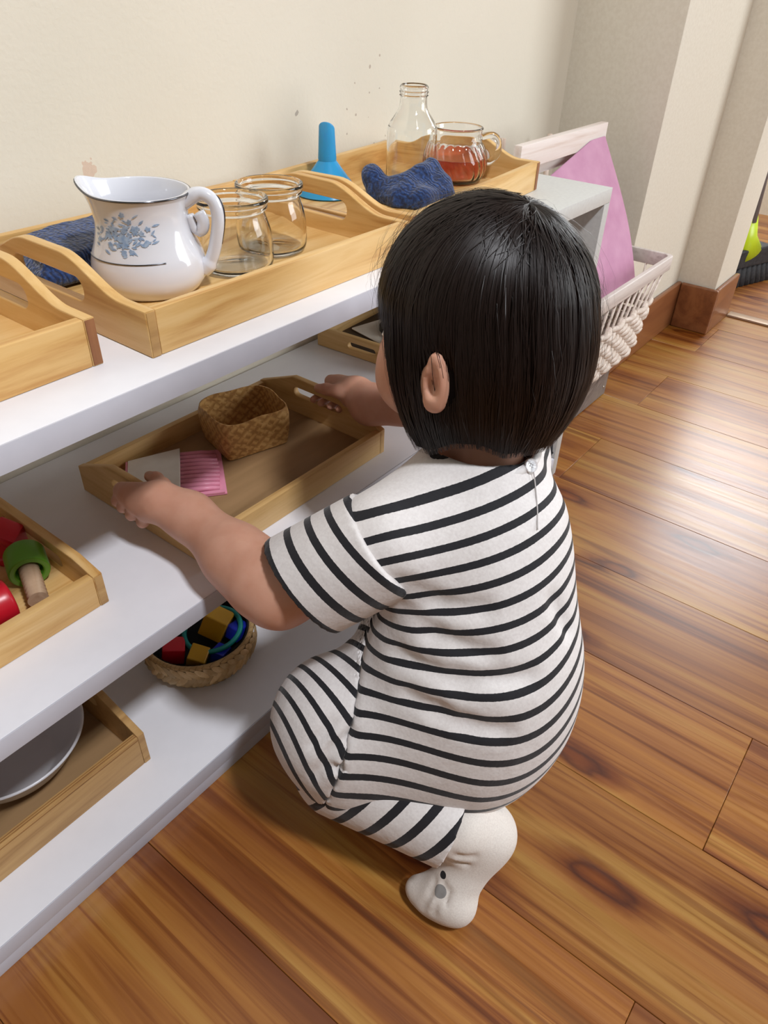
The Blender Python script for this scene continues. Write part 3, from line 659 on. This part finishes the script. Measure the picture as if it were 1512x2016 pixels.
for i in range(NS):
    a, b = topc[i], botc[i]; o_ = Vector((a.x*.06, a.y*.25, 0)).normalized()
    tube('stake', [(b.x, b.y, .006), ((a.x+b.x)/2, (a.y+b.y)/2, .09), (a.x, a.y, .173)], .0046, M_wick, wb, 6, flat=.45)
for row in range(8):
    z = .014+.0135*row; u = z/.173; cu = arc([(p.x*(1-u)+q.x*u, p.y*(1-u)+q.y*u) for p, q in zip(botc, topc)], NS*4); pts = []
    for i, p in enumerate(cu):
        ph = math.cos(math.pi*(i/4+row)); nrm = Vector((p.x*.12, p.y, 0)).normalized(); pts.append((p.x+nrm.x*.0042*ph, p.y+nrm.y*.0042*ph, z+.0022*math.sin(math.pi*(i/4+row)*1.0)))
    tube('weave_strand', pts, .0058, M_wick, wb, 6, True, flat=1.25)
rk = empty('sling_rack', (1.26, .62, 0), 0, 'pale wooden rack with a pink cloth sling behind the wicker basket', 'rack')
M_pale = wood('pale_birch', 0, 'efe6e1', 'e9ddd6', 'dccbc0', .5); M_palev = wood('pale_birch_upright', 2, 'e2d0c2', 'd8c4b4', 'c6ab96', .5)
def rbx(name, lo, hi, m=M_pale): return box(name, (lo[0]-1.26, lo[1]-.62, lo[2]), (hi[0]-1.26, hi[1]-.62, hi[2]), m, rk, .0012)
rbx('top_rail', (1.112, .592, .472), (1.430, .606, .508)); rbx('back_rail', (1.085, .690, .470), (1.235, .700, .492), M_palev); rbx('lower_rail', (1.112, .607, .452), (1.430, .615, .468))
for x in (1.120, 1.410): tube('upright', [(x-1.26, -.004, .480), (x-1.26, .0, .24), (x-1.26, .004, .002)], .006, M_palev, rk, 8); tube('strut', [(x-1.26, .075, .478), (x-1.26, .06, .2), (x-1.26, .05, .002)], .005, M_palev, rk, 8)
def cloth_mat():
    N = Nt('pink_cotton'); v = N.n('TexCoord').outputs['Object']; n = N.n('TexNoise', i_Vector=v, i_Scale=28, i_Detail=4); n2 = N.n('TexNoise', i_Vector=v, i_Scale=900)
    N.set(Base_Color=N.ramp(n.outputs[0], [(.3, lin('bd87a5')), (.7, lin('c997b2'))]), Roughness=.85); N.bump(n2.outputs[0], .2, .0005); return N.m
V = []; F = []; nu, nv = 24, 30
for s in (0, 1):
    for i in range(nu+1):
        for j in range(nv+1):
            u, v = i/nu, j/nv; y = .590-.115*v-.007*math.sin(math.pi*v); z = .486-.245*v; x = 1.135+(1.422-1.135)*u+.020*v*(u-.5)-.045*(u > .5)*v*0
            sag = .075*max(0, .80-u)*(1-v)
            y += .004*math.sin(9*u+4*v)*v+.0012*s; z += -sag+.003*math.sin(7*u+2*v)*v; V.append((x-1.26-.055*max(0, v-.0)*u*0, y-.62, z))
m_ = (nu+1)*(nv+1)
for i in range(nu):
    for j in range(nv):
        a = i*(nv+1)+j; F += [(a, a+1, a+nv+2, a+nv+1), (m_+a, m_+a+nv+1, m_+a+nv+2, m_+a+1)]
mesh_obj('pink_cloth', V, F, cloth_mat(), rk)

# ------------------------------------------------------------------ beyond the door: broom
br = empty('broom', (2.31, .480, 0), R_(-20), 'broom with a lime green head and black bristles beyond the doorway', 'broom')
M_lime = plain('lime_plastic', 'b7cf1e', .3); M_blk = speckle('black_bristle', '2a2a2e', '151517', .7, 200, .5)
br.scale = (1.3,)*3
hb = plate('brush_block', [[(-.10, .060), (-.06, .085), (.07, .085), (.13, .060), (.13, .045), (-.10, .045)]], .036, .004, Matrix(((1, 0, 0, 0), (0, 0, -1, 0), (0, 1, 0, 0), (0, 0, 0, 1))), M_blk, br)
tube('lime_socket', [(.01, 0, .070), (-.005, 0, .105), (-.012, 0, .150)], [.040, .026, .017], M_lime, br, 20, flat=.6)
for i in range(14):
    x = -.094+.0170*i; b_ = tube('bristle_tuft', [(x, 0, .048), (x*1.06, -.002, .02), (x*1.12, -.003, .001)], [.011, .013, .0145], M_blk, br, 8); 
tube('handle', [(-.012, 0, .140), (-.03, .02, .6), (-.05, .04, 1.15)], .0125, plain('grey_handle', '77777c', .4), br, 14)
# stripe courses of the jersey panels: smooth scalar fields over the cloth, one whole number per black stripe
def poly(P, deg, W):
    x, y, z = ((P-np.array((.43, .23, .23)))/.1).T
    e = [(a, b, c) for a in range(deg+1) for b in range(deg+1) for c in range(deg+1) if a+b+c <= deg]
    return sum(k*x**a*y**b*z**c for k, (a, b, c) in zip(W, e))
W_TRUNK=[10.277,-5.8834,-0.5425,0.1033,0.2126,-0.5883,-0.3286,-0.3932,-0.0886,-0.4233,1.056,0.4665,-0.2513,-0.2778,0.6106,-0.355,0.2913,-0.0228,-0.2128,0.5233,0.5503,0.1894,0.7346,0.2818,-0.7461,0.2246,0.4033,0.0548,-0.7035,-0.3522,0.571,-0.0903,-0.1413,-0.2391,0.0972]
W_LEG=[-2.5667,-3.2919,-0.8821,-0.2647,-0.0052,-0.0407,-0.2887,0.0262,0.3021,-0.1586,-4.2263,-0.1345,-0.3579,0.0499,0.8491,0.3257,0.3892,0.4287,1.3438,0.3069]
W_SLEEVE=[2.4147,3.4333,0.3177,-0.464,-0.7962,-0.4353,3.2744,0.7148,-0.0706,0.32]
def stripe_trunk(P): return poly(P, 4, W_TRUNK)
def stripe_leg(P): return poly(P, 3, W_LEG)
def stripe_sleeve(P, S, d): return poly(P, 2, W_SLEEVE) if S[0] < .45 else ((P-S)@d)/.02
def stripe_shin(P): return ((P-np.array(KL))@np.array((.12, -.93, -.30))-.25*P[:, 2])/.026

# ------------------------------------------------------------------ child materials
def skin_material():
    N = Nt('skin'); v = N.n('TexCoord').outputs['Object']; n = N.n('TexNoise', i_Vector=v, i_Scale=38, i_Detail=4)
    n2 = N.n('TexNoise', i_Vector=v, i_Scale=700, i_Detail=2)
    N.set(Base_Color=N.ramp(n.outputs[0], [(.35, lin('c8937a')), (.65, lin('d2a088'))]), Roughness=.48, Subsurface_Weight=.25, Subsurface_Scale=.006)
    N.p.inputs['Subsurface Radius'].default_value = (1, .35, .2); N.bump(n2.outputs[0], .08, .0004); return N.m
M_skin = skin_material()
def stripe_material():
    N = Nt('striped_jersey'); a = N.n('Attribute', attribute_name='stripe'); v = N.n('TexCoord').outputs['Object']
    fr = N.math('FRACT', N.math('ADD', a.outputs['Fac'], 100.5)); d = N.math('ABSOLUTE', N.math('SUBTRACT', fr, .5))
    n = N.n('TexNoise', i_Vector=v, i_Scale=420, i_Detail=3); n2 = N.n('TexNoise', i_Vector=v, i_Scale=26, i_Detail=4)
    m = N.math('LESS_THAN', N.math('ADD', d, N.math('MULTIPLY', N.math('SUBTRACT', n.outputs[0], .5), .03)), .165)
    N.set(Base_Color=N.mix(m, N.ramp(n.outputs[0], [(.3, lin('d9d4d2')), (.7, lin('e3dfdd'))]), lin('15151b')), Roughness=.85, Sheen_Weight=.15)
    b1 = N.bump(n.outputs[0], .22, .0006)
    b2 = N.n('Bump'); b2.inputs['Strength'].default_value = .45; b2.inputs['Distance'].default_value = .006
    N.l(n2.outputs[0], b2.inputs['Height']); N.l(b2.outputs[0], b1.inputs['Normal']); return N.m
M_stripe = stripe_material()
def sock_material():
    N = Nt('sock_knit'); v = N.n('TexCoord').outputs['Object']; n = N.n('TexNoise', i_Vector=v, i_Scale=650, i_Detail=2)
    col = N.ramp(n.outputs[0], [(.3, lin('d8d0c8')), (.7, lin('e4ddd5'))])
    def dot(c, r, colr, base):
        d = N.n('VectorMath', operation='DISTANCE', i_0=v, i_1=c); return N.mix(N.math('LESS_THAN', d.outputs['Value'], r), base, lin(colr))
    col = dot(SOCK_EYE, .0036, '17171b', col); col = dot(SOCK_NOSE, .0065, '8c8a88', col)
    N.set(Base_Color=col, Roughness=.9, Sheen_Weight=.1); N.bump(n.outputs[0], .25, .0006); return N.m
SOCK_EYE = (.311, .1505, .0560); SOCK_NOSE = (.3000, .1465, .0465)
M_sock = sock_material()
M_hair = Nt('dark_brown_hair').set(Base_Color=lin('1d1310'), Roughness=.42, Specular_IOR_Level=.28, Anisotropic=.5).m
M_haircap = Nt('dark_brown_hair_mass').set(Base_Color=lin('0f0a09'), Roughness=.8, Specular_IOR_Level=.12).m

child = empty('person', (.45, .21, 0), 0, 'small child in a black and white striped romper squatting at the shelf', 'person')
COFF = -np.array((.45, .21, 0))
def cobj(name, P, Q, mat, parent=None, attrs=None): 
    o = np_obj(name, P+COFF*0, Q, mat, None, attrs); o.parent = parent or child
    if parent is None: o.matrix_parent_inverse = Matrix.Translation(tuple(COFF))
    return o

# pose (metres)
HC = np.array((.490, .284, .503)); 
HR = np.array(Matrix.Rotation(R_(4), 3, 'Z') @ Matrix.Rotation(R_(-10), 3, 'X') @ Matrix.Rotation(R_(3), 3, 'Y'))
def hp(x, y, z): return HC + HR @ np.array((x, y, z))
NECK0, NECK1 = (.487, .262, .425), (.472, .250, .370)
SL, EL, WL = (.372, .275, .352), (.314, .345, .293), (.322, .468, .310)
SR, ER, WR = (.548, .265, .356), (.637, .372, .334), (.589, .468, .318)
KL, AL = (.324, .286, .155), (.340, .158, .095)
KR, AR = (.590, .320, .150), (.535, .215, .095)

def hand(f, mir=False):
    mx = (lambda p: (.911-p[0], p[1], p[2])) if mir else (lambda p: p)
    W_ = WR if mir else WL
    f.cone(W_, mx((.312, .495, .319)), .0215, .020, .012)
    ys = (.550, .5365, .523, .5105); zs = (.3185, .3195, .317, .313); xs = (.3035, .3000, .2995, .302); ln = (.0, .001, .0, -.002)
    for y, z, x, e in zip(ys, zs, xs, ln):
        f.cone(mx((.312, .498+(y-.53)*.4, .319)), mx((x, y-.006, z-.003)), .014, .0085, .010)
    for y, z, x, e in zip(ys, zs, xs, ln):
        pts = [mx((x, y-.005, z-.003)), mx((x-.0035, y+.001, z-.017)), mx((.3085, y+.002, .2975)), mx((.329+e, y+.001, .2985))]
        f.chain(pts, (.0066, .0058, .0052, .0046), .0022)
    pts = [mx((.318, .496, .320)), mx((.3275, .512, .3225)), mx((.3315, .527, .3215)), mx((.3325, .539, .3190))]
    f.chain(pts, (.011, .0075, .0066, .0056), .005)

body = Field((.225, .07, -.005), (.70, .60, .615), .0021)
# trunk and legs, inside the clothes
body.ell((.428, .215, .160), (.085, .078, .075), .03).ell((.434, .222, .25), (.072, .068, .08), .03).ell((.458, .243, .330), (.068, .055, .05), .03)
body.cone(SL, SR, .03, .03, .02).cone(NECK0, NECK1, .034, .037, .02)
body.chain([(.41, .215, .15), KL, AL], (.055, .04, .027), .02).chain([(.475, .24, .155), KR, AR], (.052, .04, .027), .02)
body.chain([SL, EL, WL], (.033, .0280, .0222), .018).chain([SR, ER, WR], (.034, .0325, .0225), .018)
body.cone((.315, .370, .295), (.317, .40, .299), .0305, .0285, .02)
hand(body); hand(body, True)
# head
body.ell(hp(0, -.006, .010), (.064, .074, .073), .02, HR).ell(hp(0, .028, -.036), (.054, .052, .060), .03, HR)
for s in (-1, 1):
    body.ell(hp(s*.034, .042, -.044), (.028, .028, .028), .02, HR)
    body.ell(hp(s*.030, .074, -.010), (.014, .010, .010), .008, HR, cut=True)
    e = hp(s*.0785, -.011, -.026); RE = HR @ np.array(Matrix.Rotation(R_(s*-6), 3, 'Z')); body.ell(e, (.0070, .0092, .0225), .004, RE).ell(hp(s*.0775, -.006, -.044), (.006, .008, .008), .005, RE).ell(hp(s*.070, -.001, -.03), (.010, .009, .016), .008, HR)
    body.ell(hp(s*.0865, -.0100, -.023), (.0062, .0056, .0160), .003, RE, cut=True).ell(hp(s*.0825, -.0075, -.029), (.0060, .0055, .0085), .003, RE, cut=True)
body.ell(hp(0, .062, -.078), (.018, .016, .014), .02, HR).cone(hp(0, .078, -.012), hp(0, .087, -.033), .005, .0085, .010)
body.ell(hp(0, .074, -.057), (.016, .008, .006), .006, HR)
P, Q = body.mesh(1)
cobj('body', P, Q, M_skin)
for s in (-1, 1):
    e = lathe('eye', [(0, -.009), (.0055, -.007), (.009, 0), (.0055, .007), (0, .009)], plain('eye_white', 'ece8e4', .2), None, 16); e.parent = child; e.location = tuple(hp(s*.030, .060, -.010)+COFF)
    ir = lathe('iris', [(0, .0095), (.003, .009), (.0045, .008)], plain('iris_brown', '2a1a12', .2), e, 16); ir.rotation_euler = (R_(-90), 0, 0)
lips = tube('lips', [tuple(hp(x, .083-.6*abs(x), -.0575+.2*abs(x))+COFF) for x in np.linspace(-.014, .014, 7)], [.001, .0025, .0032, .003, .0032, .0025, .001], plain('lips', 'b8665c', .5), None); lips.parent = child

# ---- romper: trunk, legs, sleeves (each its own cloth panel, seams where they meet)
H_ = .0034
FOLDS = [([(.3279, .2156, .244), (.3314, .1872, .2415), (.3402, .163, .2351), (.358, .1397, .2302)], .0022, .016),
         ([(.3416, .2492, .3178), (.353, .2121, .2984), (.369, .1686, .2915)], .0020, .016), ([(.34, .2366, .2683), (.3477, .1811, .2708), (.3869, .1391, .2703)], .0014, .018),
         ([(.2966, .2496, .1991), (.2764, .2553, .1887), (.2629, .2619, .1609)], .0035, .007), ([(.2899, .2648, .2072), (.269, .2719, .1884)], .0035, .007),
         ([(.3, .235, .165), (.274, .252, .172)], .0032, .007), ([(.4333, .1491, .3166), (.4436, .1339, .2831)], .0016, .014), ([(.3424, .2425, .3423), (.3625, .2158, .3228), (.3791, .1841, .3244)], .0016, .016)]
def trunk_field():
    tr = Field((.23, .07, .03), (.68, .43, .44), H_)
    tr.ell((.424, .213, .158), (.108, .104, .100), .05).ell((.431, .218, .235), (.096, .095, .09), .06).ell((.456, .237, .315), (.088, .080, .08), .05)
    tr.cone((.371, .278, .350), (.535, .258, .365), .0435, .038, .035).cone((.472, .250, .380), (.468, .246, .352), .042, .058, .03).cone((.479, .258, .412), (.490, .266, .470), .0445, .062, .004, cut=True)
    tr.cone((.402, .220, .145), KL, .085, .066, .03).cone((.402, .222, .135), (.339, .266, .108), .082, .066, .03).cone((.48, .24, .160), KR, .080, .066, .03)
    for pts, r0, k in FOLDS: tr.chain(pts, [r0]*len(pts), k, cut=True)
    return tr
SEAM_P, SEAM_N = (.316, .2966, .12), (-.62, .74, .28)      # the left side seam: normal points to the front panel
def panel(name, front):
    f = trunk_field(); X, Y, Z = np.meshgrid(*f.ax, indexing='ij', sparse=True); n = np.array(SEAM_N)/np.linalg.norm(SEAM_N)
    d = (X-SEAM_P[0])*n[0]+(Y-SEAM_P[1])*n[1]+(Z-SEAM_P[2])*n[2]-1.1*np.maximum(0, Z-.285)
    f.F = np.maximum(f.F, (d if not front else -d).astype(np.float32)); P, Q = f.mesh(2)
    cobj(name, P, Q, M_stripe, attrs={'stripe': (stripe_leg if front else stripe_trunk)(P)})
panel('romper_back_panel', False); panel('romper_front_panel', True)
def leg(name, K, A, fn):
    f = Field(np.minimum(K, A)-.08, np.maximum(K, A)+.08, .0023)
    d = np.array(A)-np.array(K); d = d/np.linalg.norm(d)
    f.chain([np.array(K)+(.008, -.014, -.045), A], (.066, .043), .02)
    f.cone(np.array(A)-d*.05, np.array(A)+d*.08, .031, .036, .002, cut=True)
    f.plane_cut(np.array(A)-d*.006, d+np.array((.25, 0, .15)))
    P, Q = f.mesh(2); cobj(name, P, Q, M_stripe, attrs={'stripe': fn(P)}); return P, Q
leg('romper_leg', KL, AL, stripe_shin)
leg('romper_leg', KR, AR, stripe_shin)
def sleeve(S, E, fn):
    S = np.array(S); E = np.array(E); d = (E-S)/np.linalg.norm(E-S); E2 = E+np.array((0, 0, -.006))
    f = Field(np.minimum(S, E)-.09, np.maximum(S, E)+.09, .0028)
    f.cone(S-d*.03, E2, .0475, .050, .0).cone(S+d*.05, E2+d*.06, .037, .0475, .003, cut=True)
    f.plane_cut(E-d*.020, d+np.array(HEM_TILT)); f.plane_cut(S+d*.004, -d+np.array((.0, .12, .0))); P, Q = f.mesh(2); cobj('romper_sleeve', P, Q, M_stripe, attrs={'stripe': fn(P, S, d)}); return P, Q
HEM_TILT = (-.10, -.25, 0)
SLEEVEL = sleeve(SL, EL, stripe_sleeve); sleeve(SR, ER, stripe_sleeve)
# collar band
def ring_pts(c, rx, ry, n, tilt): 
    return [(c[0]+rx*math.cos(t), c[1]+ry*math.sin(t), c[2]+tilt[0]*rx*math.cos(t)+tilt[1]*ry*math.sin(t)) for t in np.linspace(0, 2*math.pi, n, endpoint=False)]
CRING = ring_pts((.477, .255, .3960), .0460, .0465, 60, (.05, -.10))
def csub(name, pts, r, m, closed, flat=1.3): o = tube(name, [Vector(q)+Vector(tuple(COFF)) for q in pts], r, m, None, 8, closed, flat); o.parent = child; return o
csub('collar', CRING, .0036, plain('white_collar_binding', 'd9d5d3', .85), True)
csub('collar_stripe', [(x, y, z+.003) for x, y, z in CRING[12:34]], .0040, plain('black_collar_binding', '17171c', .85), False)
# ---- socks
SOCK_FOLDS = [([(.3009, .1502, .1109), (.3135, .1402, .0958), (.324, .1295, .0937)], .0014), ([(.312, .148, .085), (.322, .134, .080)], .0010), ([(.2864, .1552, .0228), (.2955, .1538, .0394), (.3049, .1553, .0471)], .0014), ([(.2874, .1437, .0277), (.2957, .144, .0433), (.306, .146, .052)], .0014), ([(.298, .137, .038), (.306, .139, .050)], .0010)]
def sock(name, heel, ball, toe, A, K):
    f = Field(np.minimum.reduce([heel, ball, toe, A])-.07, np.maximum.reduce([heel, ball, toe, A])+.09, .0025)
    d = np.array(A)-np.array(K); d /= np.linalg.norm(d)
    f.chain([heel, ball], (.0265, .0225), .014).chain([ball, toe], (.0205, .0135), .012).cone(heel, A, .027, .029, .02).cone(A, np.array(A)-d*.05, .030, .031, .01)
    s_ = np.cross(np.array(ball)-heel, (0, 0, 1)); s_ /= np.linalg.norm(s_)
    f.chain([np.array(ball)+s_*.012+(0, 0, -.004), np.array(toe)+s_*.012], (.016, .011), .012).chain([np.array(ball)-s_*.012+(0, 0, -.004), np.array(toe)-s_*.010], (.016, .010), .012)
    for pts, r0 in SOCK_FOLDS: f.chain(pts, [r0]*len(pts), .006, cut=True)
    P, Q = f.mesh(1); return cobj(name, P, Q, M_sock)
sock('sock', (.358, .139, .076), (.312, .143, .025), (.303, .161, .0145), AL, KL)
sock('sock', (.525, .195, .078), (.548, .235, .025), (.556, .268, .0145), AR, KR)

# ---- hair: a bob, as a solid mass with several thousand strands laid over it
def hem_z(th):      # th: azimuth from the face (0) round to the back (pi), either side
    a = abs(th)
    def ss(x, a0, b0): t = min(1, max(0, (x-a0)/(b0-a0))); return t*t*(3-2*t)
    z = .006 + (-.092-.006)*ss(a, .85, 1.10)
    z += .012*ss(a, 1.3, 1.75)*(1-ss(a, 1.9, 2.3))
    return z - .004*ss(a, 2.3, 3.1)
def cap(th, t, lift=0.0):
    """t 0..1 from the crown to the hem"""
    hz = hem_z(th); zt = .092
    Ltop = 1.0; 
    # over the crown of the head to the widest line, then hanging down; the whorl sits towards the back
    q = t*(Ltop*.135 + (.012-hz)); arc = .135
    ay = .080+.010*(.5-.5*math.cos(th)); ax = .076; c, s = math.cos(th), math.sin(th); k = 1+lift
    if q < arc:
        rho = math.sin(q/arc*math.pi/2)**.95; y0 = -.040*(1-rho); x = s*rho*ax; y = y0+c*rho*ay
        ay2 = .080+.010*(.5-.5*(1 if y > 0 else -1)*min(1, abs(y)/.08))
        z = .012+(zt-.012)*math.sqrt(max(0, 1-(x/ax)**2-(y/ay2)**2))*1.0
        return (x*k, y*k-.006, z*(1+lift*.8))
    dz = q-arc; z = .012-dz; u = dz/.11; bk = .5-.5*math.cos(th); rho = 1+.04*math.sin(min(1, u)*math.pi)-(.10+.20*bk)*u**2.4
    return (s*rho*ax*k, c*rho*ay*k-.006, z)
def hl(p): return hp(*p)+COFF
nT, nA = 26, 96; V = []; F = []
for lay, li in enumerate((-.012, -.10)):
    for i in range(nT):
        for j in range(nA): V.append(hl(cap(-math.pi+2*math.pi*j/nA, max(.004, i/(nT-1)), li)))
base = nT*nA
for i in range(nT-1):
    for j in range(nA):
        a, b = i*nA+j, i*nA+(j+1) % nA; F += [(a, b, b+nA, a+nA), (base+a, base+a+nA, base+b+nA, base+b)]
for j in range(nA):
    a, b = (nT-1)*nA+j, (nT-1)*nA+(j+1) % nA; F.append((a, b, base+b, base+a))
F += [tuple(range(nA))[::-1]]
hair = mesh_obj('hair', V, F, M_haircap, child)
def strands(name, n, seg, w0, seedlift, tmin=0, fly=0.0, parent=hair, sel=None, top=False):
    V = np.zeros((n, seg+1, 2, 3)); 
    for i in range(n):
        th = rng.uniform(-math.pi, math.pi) if sel is None else sel(i)
        t0 = rng.uniform(0.0, .55)**1.2 if rng.random() < .75 else rng.uniform(.3, .75); t1 = min(1.02, rng.uniform(.93, 1.03)) if rng.random() < .85 else rng.uniform(.75, .95)
        cl_ = round(th*16)/16; hh = (math.sin(cl_*91.7)*43758.5) % 1; lf = rng.uniform(-.008, seedlift)+.022*(hh-.5); ph = rng.uniform(0, 6.28)+hh*6; am = rng.uniform(.004, .03); curl = rng.normal(0, .05)+.10*(hh-.5); wob = rng.uniform(2, 6); th += (cl_-th)*rng.uniform(0, .75)
        if top: t0 = rng.uniform(0, .12); t1 = t0+rng.uniform(.12, .32); curl += rng.normal(0, .35)
        pts = []
        for k in range(seg+1):
            u = k/seg; t = t0+(t1-t0)*u
            a = th+am*math.sin(ph+wob*u)+curl*u
            l2 = lf+fly*math.sin(math.pi*u)*rng.uniform(.9, 1.1)
            pts.append(cap(a, max(.002, t), l2*(1-.35*(u > .9))))
        pts = np.array(pts); 
        tn = np.gradient(pts, axis=0); nr = pts*np.array((1, 1, .6)); sd = np.cross(tn, nr); sd /= np.linalg.norm(sd, axis=1, keepdims=True)+1e-9
        wv = w0*np.minimum(1, 2.5*(1-np.linspace(0, 1, seg+1))+.25)[:, None]*.5
        V[i, :, 0] = pts-sd*wv; V[i, :, 1] = pts+sd*wv
    ear = np.clip(1-((V[:, :, 0, 1]+.012)/.016)**2-((V[:, :, 0, 2]+.027)/.028)**2, 0, 1)**.5*(np.abs(V[:, :, 0, 0]) > .05)
    V[..., 0] -= (ear*.0055)[..., None]*np.sign(V[..., 0])     # tucked behind the ears
    VV = V.reshape(-1, 3)@HR.T+HC+COFF
    b = (np.arange(n)[:, None]*(seg+1)+np.arange(seg)[None])*2; b = b.reshape(-1, 1)
    Q = np.concatenate([b, b+1, b+3, b+2], 1)
    o = np_obj(name, VV, Q, M_hair, parent); o['kind'] = 'stuff'; return o
strands('hair_strands', 11000, 14, .0008, .022)
strands('crown_hairs', 900, 10, .0006, .035, fly=.012, sel=lambda i: rng.uniform(-math.pi, math.pi), top=True)
strands('flyaway_hairs', 220, 14, .0004, .02, fly=.075)
strands('stray_hairs', 70, 14, .00045, .02, fly=.15)

# ---- back fastening: clear button and the edge of the placket
bn = lathe('button', [(0, .0014), (.0028, .0014), (.0036, .0020), (.0056, .0022), (.0060, .0012), (.0058, .0), (0, 0)], Nt('clear_button').set(Base_Color=(.9, .92, .95, 1), Roughness=.12, Transmission_Weight=.5, IOR=1.45).m, None, 24); bn.parent = child
bn.location = tuple(np.array((.4720, .2065, .4036))+COFF); bn.rotation_euler = Vector((-.30, -.72, .62)).to_track_quat('Z', 'Y').to_euler()
for a in (0, 1, 2, 3):
    hq = lathe('button_hole', [(0, .00025), (.0006, .0002), (.0007, 0)], plain('thread_grey', '8d8a88', .8), bn, 8); hq.location = (.0013*math.cos(a*math.pi/2), .0013*math.sin(a*math.pi/2), .00145)
csub('placket_edge', smooth_path([(.4728, .2045, .4028), (.4651, .1956, .3897), (.4545, .1866, .3798), (.4409, .1774, .3708)], 5), .0006, plain('placket_shade', 'bcb7b5', .9), False, 1.0)
